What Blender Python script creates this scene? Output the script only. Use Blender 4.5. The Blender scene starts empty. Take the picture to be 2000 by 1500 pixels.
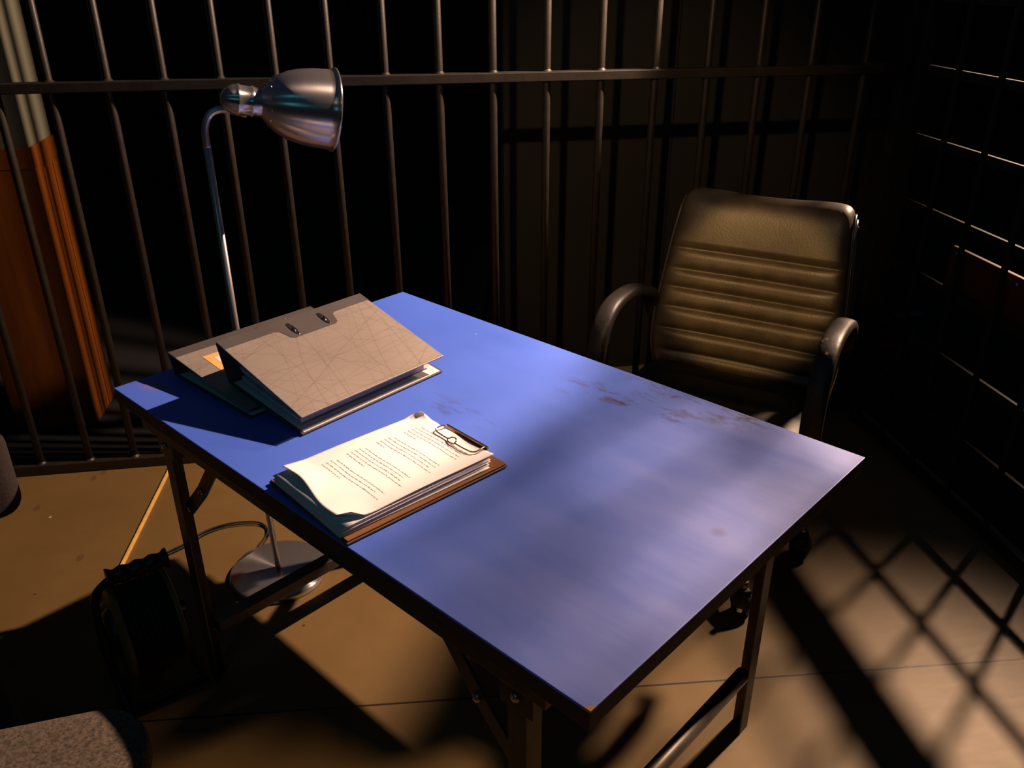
import bpy, bmesh, math, random
from mathutils import Vector, Matrix
random.seed(7)
S = bpy.context.scene
COL = S.collection
PI = math.pi

# ------------------------------------------------------------------ helpers
class MB:
    """collects geometry and links it as ONE mesh object"""
    def __init__(s): s.v = []; s.f = []; s.sm = []; s.uv = None
    def add(s, vs, fs, smooth=False):
        o = len(s.v); s.v += [tuple(p) for p in vs]
        s.f += [tuple(i + o for i in f) for f in fs]; s.sm += [smooth] * len(fs); return s
    def box(s, c, d, M=None):
        x, y, z = d[0] / 2, d[1] / 2, d[2] / 2
        vs = [Vector((sx * x, sy * y, sz * z)) for sz in (-1, 1) for sy in (-1, 1) for sx in (-1, 1)]
        if M is not None: vs = [M @ p for p in vs]
        vs = [p + Vector(c) for p in vs]
        return s.add(vs, [(0, 2, 3, 1), (4, 5, 7, 6), (0, 1, 5, 4), (2, 6, 7, 3), (0, 4, 6, 2), (1, 3, 7, 5)])
    def bar(s, a, b, w, h, up=(0, 0, 1)):
        """rectangular bar from a to b"""
        a = Vector(a); b = Vector(b); d = (b - a); L = d.length; d.normalize()
        u = Vector(up); x = d.cross(u)
        if x.length < 1e-4: x = d.cross(Vector((1, 0, 0)))
        x.normalize(); y = x.cross(d)
        M = Matrix((x, y, d)).transposed()
        return s.box((a + b) / 2, (w, h, L), M)
    def tube(s, pts, r, n=12, closed=False, caps=True):
        pts = [Vector(p) for p in pts]; m = len(pts)
        rs = r if isinstance(r, (list, tuple)) else [r] * m
        T = []
        for i in range(m):
            if closed: d = pts[(i + 1) % m] - pts[i - 1]
            else: d = pts[min(i + 1, m - 1)] - pts[max(i - 1, 0)]
            T.append(d.normalized())
        N = T[0].orthogonal().normalized(); vs = []
        for i in range(m):
            N = (N - T[i] * N.dot(T[i]))
            if N.length < 1e-6: N = T[i].orthogonal()
            N.normalize(); B = T[i].cross(N)
            for k in range(n):
                a = 2 * PI * k / n; vs.append(pts[i] + (N * math.cos(a) + B * math.sin(a)) * rs[i])
        fs = []
        for i in range(m if closed else m - 1):
            j = (i + 1) % m
            for k in range(n):
                l = (k + 1) % n; fs.append((i * n + k, i * n + l, j * n + l, j * n + k))
        s.add(vs, fs, True)
        if caps and not closed:
            o = len(s.v) - m * n
            s.f.append(tuple(o + k for k in reversed(range(n)))); s.sm.append(False)
            s.f.append(tuple(o + (m - 1) * n + k for k in range(n))); s.sm.append(False)
        return s
    def lathe(s, prof, n=48, M=None, smooth=True):
        """profile (r, z) revolved round z"""
        vs = []; m = len(prof)
        for r, z in prof:
            for k in range(n):
                a = 2 * PI * k / n; vs.append(Vector((r * math.cos(a), r * math.sin(a), z)))
        if M is not None: vs = [M @ p for p in vs]
        fs = [(i * n + k, i * n + (k + 1) % n, (i + 1) * n + (k + 1) % n, (i + 1) * n + k) for i in range(m - 1) for k in range(n)]
        return s.add(vs, fs, smooth)
    def grid(s, fn, nu, nv, smooth=True, flip=False):
        vs = [fn(i / nu, j / nv) for j in range(nv + 1) for i in range(nu + 1)]
        w = nu + 1
        fs = [(j * w + i, j * w + i + 1, (j + 1) * w + i + 1, (j + 1) * w + i) for j in range(nv) for i in range(nu)]
        if flip: fs = [tuple(reversed(f)) for f in fs]
        return s.add(vs, fs, smooth)
    def prism(s, poly, axis_fn, t0, t1):
        """poly of 2D points; axis_fn(p, t) -> 3D"""
        n = len(poly)
        vs = [axis_fn(p, t0) for p in poly] + [axis_fn(p, t1) for p in poly]
        fs = [tuple(range(n))[::-1], tuple(range(n, 2 * n))] + [(i, (i + 1) % n, n + (i + 1) % n, n + i) for i in range(n)]
        return s.add(vs, fs)
    def build(s, name, mat, parent=None, bevel=0, solid=0, sub=0, auto=True):
        me = bpy.data.meshes.new(name); me.from_pydata(s.v, [], s.f); me.validate()
        for p, q in zip(me.polygons, s.sm): p.use_smooth = q
        bm = bmesh.new(); bm.from_mesh(me)
        bmesh.ops.remove_doubles(bm, verts=bm.verts, dist=1e-6)
        bmesh.ops.recalc_face_normals(bm, faces=bm.faces); bm.to_mesh(me); bm.free()
        o = bpy.data.objects.new(name, me); COL.objects.link(o)
        if mat: me.materials.append(mat)
        if parent: o.parent = parent
        if solid:
            m = o.modifiers.new('Solidify', 'SOLIDIFY'); m.thickness = solid; m.offset = 0
        if bevel:
            m = o.modifiers.new('Bevel', 'BEVEL'); m.width = bevel; m.segments = 2; m.limit_method = 'ANGLE'
            m.angle_limit = math.radians(40)
        if sub:
            m = o.modifiers.new('Sub', 'SUBSURF'); m.levels = sub; m.render_levels = sub
        return o

def tag(o, label=None, cat=None, group=None, kind=None):
    if label: o['label'] = label
    if cat: o['category'] = cat
    if group: o['group'] = group
    if kind: o['kind'] = kind
    return o
def empty(name, loc=(0, 0, 0), rz=0, label=None, cat=None, group=None):
    o = bpy.data.objects.new(name, None); COL.objects.link(o); o.empty_display_size = .1
    o.location = loc; o.rotation_euler = (0, 0, rz); return tag(o, label, cat, group)
def spline(P, n=8):
    """Catmull-Rom through points"""
    P = [Vector(p) for p in P]; out = []
    for i in range(len(P) - 1):
        p0 = P[max(i - 1, 0)]; p1 = P[i]; p2 = P[i + 1]; p3 = P[min(i + 2, len(P) - 1)]
        for k in range(n):
            t = k / n
            out.append(.5 * ((2 * p1) + (p2 - p0) * t + (2 * p0 - 5 * p1 + 4 * p2 - p3) * t * t + (3 * p1 - p0 - 3 * p2 + p3) * t ** 3))
    out.append(P[-1]); return out

# ------------------------------------------------------------------ materials
def newmat(name):
    m = bpy.data.materials.new(name); m.use_nodes = True
    nt = m.node_tree; b = nt.nodes['Principled BSDF']; return m, nt, b
def N(nt, t, **kw):
    n = nt.nodes.new(t)
    for k, v in kw.items():
        if k in n.inputs: n.inputs[k].default_value = v
        else: setattr(n, k, v)
    return n
def ramp(nt, fac, stops):
    r = nt.nodes.new('ShaderNodeValToRGB'); e = r.color_ramp.elements
    e[0].position, e[0].color = stops[0][0], (*stops[0][1], 1)
    e[1].position, e[1].color = stops[-1][0], (*stops[-1][1], 1)
    for p, c in stops[1:-1]:
        x = e.new(p); x.color = (*c, 1)
    nt.links.new(fac, r.inputs[0]); return r.outputs[0]
def mixc(nt, fac, a, b):
    m = nt.nodes.new('ShaderNodeMix'); m.data_type = 'RGBA'
    for i, v in ((0, fac), (6, a), (7, b)):
        if isinstance(v, (tuple, float, int)):
            m.inputs[i].default_value = (*v, 1) if isinstance(v, tuple) else v
        else: nt.links.new(v, m.inputs[i])
    return m.outputs[2]
def math_(nt, op, a, b=0, c=None, clamp=False):
    m = nt.nodes.new('ShaderNodeMath'); m.operation = op; m.use_clamp = clamp
    for i, v in enumerate((a, b, c)):
        if v is None: continue
        if isinstance(v, (float, int)): m.inputs[i].default_value = v
        else: nt.links.new(v, m.inputs[i])
    return m.outputs[0]
def bump(nt, b, h, strength=.2, dist=.002):
    n = nt.nodes.new('ShaderNodeBump'); n.inputs['Strength'].default_value = strength; n.inputs['Distance'].default_value = dist
    nt.links.new(h, n.inputs['Height']); nt.links.new(n.outputs[0], b.inputs['Normal']); return n
def simple(name, col, rough=.5, metal=0, var=.15, scale=20, bmp=0, bscale=200, spec=None):
    m, nt, b = newmat(name)
    tc = N(nt, 'ShaderNodeTexCoord'); nz = N(nt, 'ShaderNodeTexNoise', Scale=scale, Detail=6.0)
    nt.links.new(tc.outputs['Object'], nz.inputs['Vector'])
    lo = tuple(c * (1 - var) for c in col); hi = tuple(min(1, c * (1 + var)) for c in col)
    nt.links.new(ramp(nt, nz.outputs[0], [(.3, lo), (.7, hi)]), b.inputs['Base Color'])
    b.inputs['Roughness'].default_value = rough; b.inputs['Metallic'].default_value = metal
    if spec is not None: b.inputs['Specular IOR Level'].default_value = spec
    if bmp:
        n2 = N(nt, 'ShaderNodeTexNoise', Scale=bscale, Detail=4.0); nt.links.new(tc.outputs['Object'], n2.inputs['Vector'])
        bump(nt, b, n2.outputs[0], bmp)
    return m

M = {}
M['bar_paint'] = simple('dark grey bar paint', (.021, .016, .0105), .5, .1, .25, 30, .15, 120)
M['grid_paint'] = simple('black grid paint', (.011, .010, .009), .75, 0, .2, 30)
M['wall_black'] = simple('matte black wall paint', (.013, .0115, .0095), .75, 0, .12, 3, .1, 90)
M['stage_dark'] = simple('dark carpet', (.0032, .0035, .003), .95, 0, .4, 60, .4, 400)
M['steel_dark'] = simple('dark worn steel', (.10, .085, .07), .42, .6, .35, 14, .1, 60)
M['steel_leg'] = simple('worn painted leg steel', (.075, .062, .048), .45, .35, .5, 9, .2, 60)
M['satin'] = simple('satin steel', (.60, .54, .50), .33, .85, .05, 10)
M['chrome'] = simple('chrome', (.62, .58, .54), .16, 1, .05, 10)
M['black_plastic'] = simple('black plastic', (.012, .012, .012), .42, 0, .2, 20)
M['bolt'] = simple('bolt steel', (.5, .46, .4), .3, 1, .1)
M['wire_brass'] = simple('brassy wire', (.62, .45, .28), .25, 1, .1)
M['rubber'] = simple('black cable rubber', (.006, .006, .006), .75, 0, .1)
M['reel_yellow'] = simple('dirty yellow reel plastic', (.16, .115, .02), .55, 0, .35, 14, .3, 90)
M['cream'] = simple('cream painted post', (.15, .15, .10), .6, 0, .08, 4)
M['strip_wood'] = simple('pale yellow wood strip', (.75, .45, .12), .5, 0, .15, 30)
M['lit_floor'] = simple('pale lit floor stand-in', (.30, .25, .18), .6, 0, .15, 12)
M['red_tape'] = simple('red tape', (.22, .004, .012), .6)
M['label_orange'] = simple('orange label border', (.85, .50, .16), .6)
M['label_white'] = simple('label white', (.85, .80, .74), .6)
M['paper'] = simple('white paper', (.92, .85, .84), .75, 0, .03, 8)
M['ink'] = simple('faded brown ink', (.30, .20, .19), .8)
M['page_edges'] = simple('page block', (.60, .57, .60), .8, 0, .12, 40)
M['piping'] = simple('worn piping', (.045, .038, .03), .4)

def brushed(name, kind):
    m, nt, b = newmat(name)
    b.inputs['Base Color'].default_value = (.66, .62, .60, 1); b.inputs['Metallic'].default_value = .88
    tc = N(nt, 'ShaderNodeTexCoord')
    sp = N(nt, 'ShaderNodeSeparateXYZ'); nt.links.new(tc.outputs['Object'], sp.inputs[0])
    if kind == 'disc':
        r = math_(nt, 'SQRT', math_(nt, 'ADD', math_(nt, 'MULTIPLY', sp.outputs[0], sp.outputs[0]), math_(nt, 'MULTIPLY', sp.outputs[1], sp.outputs[1])))
    else: r = sp.outputs[2]
    cb = N(nt, 'ShaderNodeCombineXYZ'); nt.links.new(r, cb.inputs[0])
    nz = N(nt, 'ShaderNodeTexNoise', Scale=900.0, Detail=3.0); nt.links.new(cb.outputs[0], nz.inputs['Vector'])
    nt.links.new(ramp(nt, nz.outputs[0], [(.3, (.50, .47, .45)), (.7, (.72, .68, .65))]), b.inputs['Base Color'])
    b.inputs['Roughness'].default_value = .29
    b.inputs['Anisotropic'].default_value = .88
    tg = N(nt, 'ShaderNodeTangent'); tg.direction_type = 'RADIAL'; tg.axis = 'Z'
    nt.links.new(tg.outputs[0], b.inputs['Tangent'])
    b.inputs['Anisotropic Rotation'].default_value = 0.25
    return m
M['brushed_disc'] = brushed('brushed steel disc', 'disc')
_d = M['brushed_disc'].node_tree.nodes['Principled BSDF']; _d.inputs['Roughness'].default_value = .21; _d.inputs['Anisotropic'].default_value = .97
M['brushed_cone'] = brushed('brushed steel shade', 'cone')
M['shade_inside'] = simple('white enamel inside', (.75, .72, .68), .5)

def mat_table():
    m, nt, b = newmat('worn blue laminate')
    tc = N(nt, 'ShaderNodeTexCoord'); ob = tc.outputs['Object']
    nz = N(nt, 'ShaderNodeTexNoise', Scale=3.5, Detail=8.0, Roughness=.6); nt.links.new(ob, nz.inputs['Vector'])
    base = ramp(nt, nz.outputs[0], [(.3, (.062, .150, .70)), (.7, (.078, .175, .79))])
    # paler streaked blue towards the near right, painting in the stage lamp's pool
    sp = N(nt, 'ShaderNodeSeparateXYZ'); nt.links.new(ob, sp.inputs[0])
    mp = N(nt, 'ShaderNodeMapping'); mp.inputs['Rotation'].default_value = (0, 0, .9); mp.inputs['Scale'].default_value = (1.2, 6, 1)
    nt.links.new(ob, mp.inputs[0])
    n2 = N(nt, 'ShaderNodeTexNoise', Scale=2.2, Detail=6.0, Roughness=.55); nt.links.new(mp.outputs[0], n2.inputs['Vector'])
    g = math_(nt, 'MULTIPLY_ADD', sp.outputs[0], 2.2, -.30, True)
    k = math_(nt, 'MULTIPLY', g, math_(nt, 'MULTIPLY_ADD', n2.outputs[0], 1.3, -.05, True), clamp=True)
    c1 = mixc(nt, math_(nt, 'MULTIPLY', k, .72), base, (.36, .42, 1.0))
    # dark rubbed stains by the far long edge
    def blob(cx, cy, rx, ry, ang=0):
        mm = N(nt, 'ShaderNodeMapping'); mm.vector_type = 'TEXTURE'
        mm.inputs['Location'].default_value = (cx, cy, 0.75); mm.inputs['Scale'].default_value = (rx, ry, 1); mm.inputs['Rotation'].default_value = (0, 0, ang)
        nt.links.new(ob, mm.inputs[0])
        gr = N(nt, 'ShaderNodeTexGradient'); gr.gradient_type = 'SPHERICAL'; nt.links.new(mm.outputs[0], gr.inputs[0])
        return gr.outputs['Fac']
    n3 = N(nt, 'ShaderNodeTexNoise', Scale=38.0, Detail=7.0, Roughness=.65); 
    mq = N(nt, 'ShaderNodeMapping'); mq.inputs['Scale'].default_value = (.45, 1, 1); nt.links.new(ob, mq.inputs[0]); nt.links.new(mq.outputs[0], n3.inputs['Vector'])
    cur = c1
    for cx, cy, rx, ry, gain in [(.22, .285, .16, .055, 1), (.10, .27, .08, .06, .7), (.28, .36, .20, .06, .9), (.41, .385, .07, .03, .9), (-.03, .02, .13, .05, .45)]:
        f = math_(nt, 'MULTIPLY', blob(cx, cy, rx, ry), math_(nt, 'MULTIPLY_ADD', n3.outputs[0], 7.0, -3.6, True))
        f = math_(nt, 'MULTIPLY', f, 1.5 * gain, clamp=True)
        cur = mixc(nt, f, cur, (.050, .022, .035))
    # small scratches and the round mark near the end
    n4 = N(nt, 'ShaderNodeTexVoronoi', Scale=9.0); nt.links.new(ob, n4.inputs['Vector'])
    dot = math_(nt, 'LESS_THAN', n4.outputs['Distance'], .028)
    cur = mixc(nt, math_(nt, 'MULTIPLY', dot, .45), cur, (.45, .40, .52))
    f = math_(nt, 'MULTIPLY', blob(-.50, -.27, .05, .012, .5), 1.2, clamp=True); cur = mixc(nt, f, cur, (.35, .16, .12))
    f = math_(nt, 'MULTIPLY', blob(-.585, -.335, .05, .03, .5), .5, clamp=True); cur = mixc(nt, f, cur, (.35, .16, .12))
    f = math_(nt, 'MULTIPLY', blob(.565, .02, .016, .016), 1.3, clamp=True); cur = mixc(nt, math_(nt, 'MULTIPLY', f, .5), cur, (.12, .10, .25))
    # bare ply at the near corner
    f = math_(nt, 'GREATER_THAN', math_(nt, 'ADD', blob(.650, -.405, .034, .034), math_(nt, 'MULTIPLY', n3.outputs[0], .25)), .52)
    cur = mixc(nt, f, cur, (.45, .26, .12))
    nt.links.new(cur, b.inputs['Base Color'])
    b.inputs['Roughness'].default_value = .40
    nt.links.new(math_(nt, 'MULTIPLY_ADD', n2.outputs[0], .20, .40), b.inputs['Roughness'])
    b.inputs['Specular IOR Level'].default_value = .8
    bump(nt, b, n3.outputs[0], .04, .001)
    return m
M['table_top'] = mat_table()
def mat_edge():
    m, nt, b = newmat('worn ply edge')
    tc = N(nt, 'ShaderNodeTexCoord')
    n = N(nt, 'ShaderNodeTexNoise', Scale=25.0, Detail=6.0); nt.links.new(tc.outputs['Object'], n.inputs[0])
    nt.links.new(ramp(nt, n.outputs[0], [(.35, (.035, .02, .014)), (.62, (.06, .034, .022)), (.75, (.16, .08, .04))]), b.inputs['Base Color'])
    b.inputs['Roughness'].default_value = .6; return m
M['table_edge'] = mat_edge()

def mat_floor():
    m, nt, b = newmat('scuffed brown floor sheets')
    tc = N(nt, 'ShaderNodeTexCoord'); ob = tc.outputs['Object']; sp = N(nt, 'ShaderNodeSeparateXYZ'); nt.links.new(ob, sp.inputs[0])
    n1 = N(nt, 'ShaderNodeTexNoise', Scale=2.2, Detail=9.0, Roughness=.62); nt.links.new(ob, n1.inputs[0])
    c = ramp(nt, n1.outputs[0], [(.3, (.140, .083, .024)), (.5, (.165, .100, .030)), (.72, (.20, .122, .040))])
    # smears
    mp = N(nt, 'ShaderNodeMapping'); mp.inputs['Scale'].default_value = (2, 9, 1); mp.inputs['Rotation'].default_value = (0, 0, .4); nt.links.new(ob, mp.inputs[0])
    n2 = N(nt, 'ShaderNodeTexNoise', Scale=5.0, Detail=8.0, Roughness=.7); nt.links.new(mp.outputs[0], n2.inputs[0])
    f = math_(nt, 'MULTIPLY_ADD', n2.outputs[0], 5.0, -3.15, True); c = mixc(nt, math_(nt, 'MULTIPLY', f, .45), c, (.09, .052, .022))
    f = math_(nt, 'MULTIPLY_ADD', n2.outputs[0], -6.0, 2.1, True); c = mixc(nt, math_(nt, 'MULTIPLY', f, .3), c, (.34, .24, .12))
    # specks
    v = N(nt, 'ShaderNodeTexVoronoi', Scale=7.0); nt.links.new(ob, v.inputs['Vector'])
    c = mixc(nt, math_(nt, 'LESS_THAN', v.outputs['Distance'], .035), c, (.06, .035, .02))
    v2 = N(nt, 'ShaderNodeTexVoronoi', Scale=3.1); nt.links.new(ob, v2.inputs['Vector'])
    c = mixc(nt, math_(nt, 'LESS_THAN', v2.outputs['Distance'], .018), c, (.5, .40, .26))
    # drips on the left part
    v3 = N(nt, 'ShaderNodeTexVoronoi', Scale=13.0, Randomness=1.0); mp3 = N(nt, 'ShaderNodeMapping'); mp3.inputs['Scale'].default_value = (1, .55, 1); nt.links.new(ob, mp3.inputs[0]); nt.links.new(mp3.outputs[0], v3.inputs['Vector'])
    left = math_(nt, 'LESS_THAN', sp.outputs[0], -.86)
    c = mixc(nt, math_(nt, 'MULTIPLY', left, math_(nt, 'MULTIPLY', math_(nt, 'LESS_THAN', v3.outputs['Distance'], .13), .65)), c, (.10, .055, .03))
    # the seam between sheets, running across the room
    sy = math_(nt, 'ADD', sp.outputs[1], math_(nt, 'MULTIPLY', sp.outputs[0], .066))
    seam = math_(nt, 'LESS_THAN', math_(nt, 'ABSOLUTE', math_(nt, 'SUBTRACT', sy, 1.487)), .0028)
    sm = seam
    c = mixc(nt, sm, c, (.012, .008, .005))
    nt.links.new(c, b.inputs['Base Color'])
    nt.links.new(math_(nt, 'MULTIPLY_ADD', n2.outputs[0], .1, .50), b.inputs['Roughness'])
    b.inputs['Specular IOR Level'].default_value = .4
    bump(nt, b, n1.outputs[0], .02, .002)
    return m
M['floor'] = mat_floor()

def mat_wood(name, c1, c2, rough=.3, axis=2, scale=7):
    m, nt, b = newmat(name)
    tc = N(nt, 'ShaderNodeTexCoord'); mp = N(nt, 'ShaderNodeMapping')
    sc = [12, 12, 12]; sc[axis] = .8; mp.inputs['Scale'].default_value = sc; nt.links.new(tc.outputs['Object'], mp.inputs[0])
    n = N(nt, 'ShaderNodeTexNoise', Scale=scale / 3, Detail=7.0, Distortion=.4); nt.links.new(mp.outputs[0], n.inputs[0])
    nt.links.new(ramp(nt, n.outputs[0], [(.3, c1), (.7, c2)]), b.inputs['Base Color']); b.inputs['Roughness'].default_value = rough
    return m
M['orange_wood'] = mat_wood('varnished orange wood', (.13, .035, .003), (.20, .060, .007), .34)
M['plank'] = mat_wood('reddish brown plank', (.06, .018, .005), (.09, .028, .008), .6, 1)
M['clipboard'] = mat_wood('brown hardboard', (.17, .075, .03), (.25, .12, .05), .35, 1)

def mat_leather():
    m, nt, b = newmat('black leather')
    tc = N(nt, 'ShaderNodeTexCoord'); v = N(nt, 'ShaderNodeTexVoronoi', Scale=230.0); nt.links.new(tc.outputs['Object'], v.inputs['Vector'])
    n = N(nt, 'ShaderNodeTexNoise', Scale=18.0, Detail=6.0); nt.links.new(tc.outputs['Object'], n.inputs[0])
    nt.links.new(ramp(nt, n.outputs[0], [(.3, (.036, .029, .020)), (.7, (.060, .048, .030))]), b.inputs['Base Color'])
    nt.links.new(math_(nt, 'MULTIPLY_ADD', n.outputs[0], .20, .36), b.inputs['Roughness'])
    b.inputs['Specular IOR Level'].default_value = .55
    h = math_(nt, 'ADD', v.outputs['Distance'], math_(nt, 'MULTIPLY', n.outputs[0], 1.5))
    bump(nt, b, h, .22, .0008); return m
M['leather'] = mat_leather()
M['seat_leather'] = M['leather'].copy(); M['seat_leather'].name = 'glint-damped seat leather'
_s = M['seat_leather'].node_tree.nodes['Principled BSDF']; _s.inputs['Specular IOR Level'].default_value = .2
for _l in list(_s.inputs['Roughness'].links): M['seat_leather'].node_tree.links.remove(_l)
_s.inputs['Roughness'].default_value = .5; _s.inputs['Base Color'].default_value = (.02, .016, .012, 1)  # seat copy darkened and dulled to take down the stage lamp's glint
for _l in list(_s.inputs['Base Color'].links): M['seat_leather'].node_tree.links.remove(_l)
def mat_armpad():
    m, nt, b = newmat('cracked black leather')
    tc = N(nt, 'ShaderNodeTexCoord'); v = N(nt, 'ShaderNodeTexVoronoi', Scale=45.0); v.feature = 'DISTANCE_TO_EDGE'; nt.links.new(tc.outputs['Object'], v.inputs['Vector'])
    n = N(nt, 'ShaderNodeTexNoise', Scale=14.0, Detail=8.0, Roughness=.7); nt.links.new(tc.outputs['Object'], n.inputs[0])
    pk = math_(nt, 'MULTIPLY_ADD', n.outputs[0], 14.0, -8.6, True)
    nt.links.new(mixc(nt, pk, (.022, .019, .015), (.15, .11, .07)), b.inputs['Base Color'])
    nt.links.new(math_(nt, 'MULTIPLY_ADD', pk, .25, .46), b.inputs['Roughness'])
    bump(nt, b, math_(nt, 'SUBTRACT', math_(nt, 'MULTIPLY', v.outputs['Distance'], .6), pk), .5, .0015); return m
M['armpad'] = mat_armpad()
def mat_fabric(name, c1, c2):
    m, nt, b = newmat(name)
    tc = N(nt, 'ShaderNodeTexCoord'); n = N(nt, 'ShaderNodeTexNoise', Scale=170.0, Detail=5.0, Roughness=.75); nt.links.new(tc.outputs['Object'], n.inputs[0])
    nt.links.new(ramp(nt, n.outputs[0], [(.38, c1), (.62, c2)]), b.inputs['Base Color']); b.inputs['Roughness'].default_value = .95
    b.inputs['Sheen Weight'].default_value = .05
    bump(nt, b, n.outputs[0], .6, .003); return m
M['grey_fabric'] = mat_fabric('speckled grey fabric', (.038, .028, .017), (.17, .125, .078))
M['brown_fabric'] = mat_fabric('brown padded fabric', (.016, .010, .007), (.030, .019, .012))

def mat_cover(name, base, line, lines=True, rough=.42):
    """marbled binder board with fine crossing lines"""
    m, nt, b = newmat(name)
    tc = N(nt, 'ShaderNodeTexCoord'); ob = tc.outputs['Object']
    n = N(nt, 'ShaderNodeTexNoise', Scale=5.0, Detail=5.0); nt.links.new(ob, n.inputs[0])
    cur = ramp(nt, n.outputs[0], [(.3, tuple(x * .9 for x in base)), (.7, tuple(x * 1.08 for x in base))])
    if lines:
        rr_ = random.Random(5)
        for k in range(15):
            ang = rr_.uniform(0, 3.14); sc = rr_.uniform(1.6, 4.2); off = rr_.uniform(0, 10); th = .9991
            mp = N(nt, 'ShaderNodeMapping'); mp.inputs['Rotation'].default_value = (0, 0, ang); mp.inputs['Location'].default_value = (off, off * .7, 0)
            nt.links.new(ob, mp.inputs[0])
            w = N(nt, 'ShaderNodeTexWave', Scale=sc, Distortion=2.2, Detail=1.5); w.inputs['Detail Scale'].default_value = .9
            nt.links.new(mp.outputs[0], w.inputs['Vector'])
            f = math_(nt, 'MULTIPLY', math_(nt, 'GREATER_THAN', w.outputs['Fac'], th), .22)
            cur = mixc(nt, f, cur, line)
    nt.links.new(cur, b.inputs['Base Color']); b.inputs['Roughness'].default_value = rough
    return m
M['cover'] = mat_cover('marbled grey binder board', (.30, .255, .215), (.11, .085, .065))
M['cover_dark'] = simple('charcoal binder cloth', (.085, .075, .07), .5, 0, .1, 10)
M['cover_inside'] = simple('binder lining', (.13, .13, .17), .6, 0, .05)
M['lining_white'] = simple('white lining', (.80, .76, .72), .65, 0, .03)

# ------------------------------------------------------------------ the setting
fl = MB(); fl.add([(-3.2, -2.5, 0), (1.78, -2.5, 0), (1.78, 2.735, 0), (-3.2, 2.735, 0), (-3.2, -2.5, -.02), (1.78, -2.5, -.02), (1.78, 2.735, -.02), (-3.2, 2.735, -.02)],
       [(0, 1, 2, 3), (7, 6, 5, 4), (0, 4, 5, 1), (1, 5, 6, 2), (2, 6, 7, 3), (3, 7, 4, 0)])
tag(fl.build('floor', M['floor']), kind='structure')
g = MB().box((1.0, 2.0, -.045), (14, 13, .05)); tag(g.build('floor', M['stage_dark']), kind='structure')
# black panelled wall beyond the bars
wb = MB()
xs = [.47, 1.13, 2.24]
for a, b_ in zip(xs[:-1], xs[1:]): wb.box(((a + b_) / 2, 3.285, 1.3), (b_ - a - .003, .06, 2.66))
tag(wb.build('wall_back', M['wall_black'], bevel=.0015), kind='structure')
tag(MB().box((1.0, 6.6, 1.6), (11, .06, 3.3)).build('wall_back', M['stage_dark']), kind='structure')
tag(MB().box((-3.25, 2.0, 1.6), (.06, 9.2, 3.3)).build('wall_left', M['stage_dark']), kind='structure')
tag(MB().box((6.2, 2.0, 1.6), (.06, 9.2, 3.3)).build('wall_right', M['stage_dark']), kind='structure')
tag(MB().box((1.5, -2.6, 1.6), (9.5, .06, 3.3)).build('wall_front', M['stage_dark']), kind='structure')
# screws in the back wall
for x, z in [(.905, .995), (1.44, 1.02), (1.30, 1.28), (.60, .30)]:
    o = MB().lathe([(.0001, -.003), (.004, -.0025), (.0045, 0)], 12, Matrix.Translation((x, 3.2535, z)) @ Matrix.Rotation(PI / 2, 4, 'X')).build('screw', M['bolt'])
    tag(o, 'tiny bright screw head in the black wall behind the bars', 'screw', 'screws in the black wall')

# wood-clad post beyond the bars on the left
post = empty('wooden_post', (-1.27, 3.155, -.02), 0, 'orange varnished wooden post with cream painted top beyond the left bars', 'post')
MB().box((0, .03, .49), (.285, .25, .98)).build('wood_cladding', M['orange_wood'], post, bevel=.004)
MB().box((0, .03, 1.0), (.288, .255, .07)).build('cap_trim', M['orange_wood'], post, bevel=.003)
MB().box((0, .03, 1.86), (.275, .245, 1.66)).build('painted_top', M['cream'], post, bevel=.003)
w_ = MB()
for x in (.10, .0): w_.box((.1425 + .002, x, .48), (.006, .035, .95))
w_.build('moulding', M['orange_wood'], post, bevel=.003)

# ------------------------------------------------------------------ barred cell front (back)
BARX = [-1.512, -1.357, -1.202, -1.046, -.900, -.743, -.590, -.434, -.278, -.122, .038, .198, .360, .525, .694, .866, 1.035, 1.203, 1.376, 1.562]
FY = 2.702
bf = empty('barred_partition', (0, FY, 0), 0, 'long partition of upright round steel bars with one cross rail behind the table', 'barred partition')
for x in BARX:
    MB().tube([(x, 0, .03), (x, 0, 1.2), (x, 0, 2.35)], .0118, 14).build('bar', M['bar_paint'], bf)
for z in (1.243, 2.36):
    MB().box((.06, -.002, z), (3.32, .036, .029)).build('cross_rail', M['bar_paint'], bf, bevel=.003)
MB().box((.06, -.002, .019), (3.32, .04, .036)).build('bottom_rail', M['bar_paint'], bf, bevel=.003)
MB().box((1.71, 0, 1.19), (.04, .04, 2.38)).build('corner_post', M['grid_paint'], bf, bevel=.003)
w_ = MB()
for x in BARX:
    for z in (.04, 1.26): w_.lathe([(.0175, z - .003), (.0145, z), (.0118, z + .004)], 12, Matrix.Translation((x, 0, 0)))
w_.build('weld_bead', M['bar_paint'], bf)

# ------------------------------------------------------------------ right grid partition
rg = empty('grid_partition', (1.70, 2.6, 0), 0, 'black steel grid partition of flat rails and upright bars along the right side', 'grid partition')
for z in [.03 + .2055 * k for k in range(11)]:
    MB().box((.012, -1.3, z - .013 if z > .1 else .02), (.010, 2.62, .028 if z > .1 else .04)).build('grid_rail', M['grid_paint'], rg)
y = -.18
while y > -2.6:
    MB().box((-.002, y, 1.06), (.008, .020, 2.10)).build('grid_bar', M['grid_paint'], rg)
    y -= .1915
MB().box((-.0, -.0, 1.06), (.03, .03, 2.12)).build('grid_post', M['grid_paint'], rg)
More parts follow.
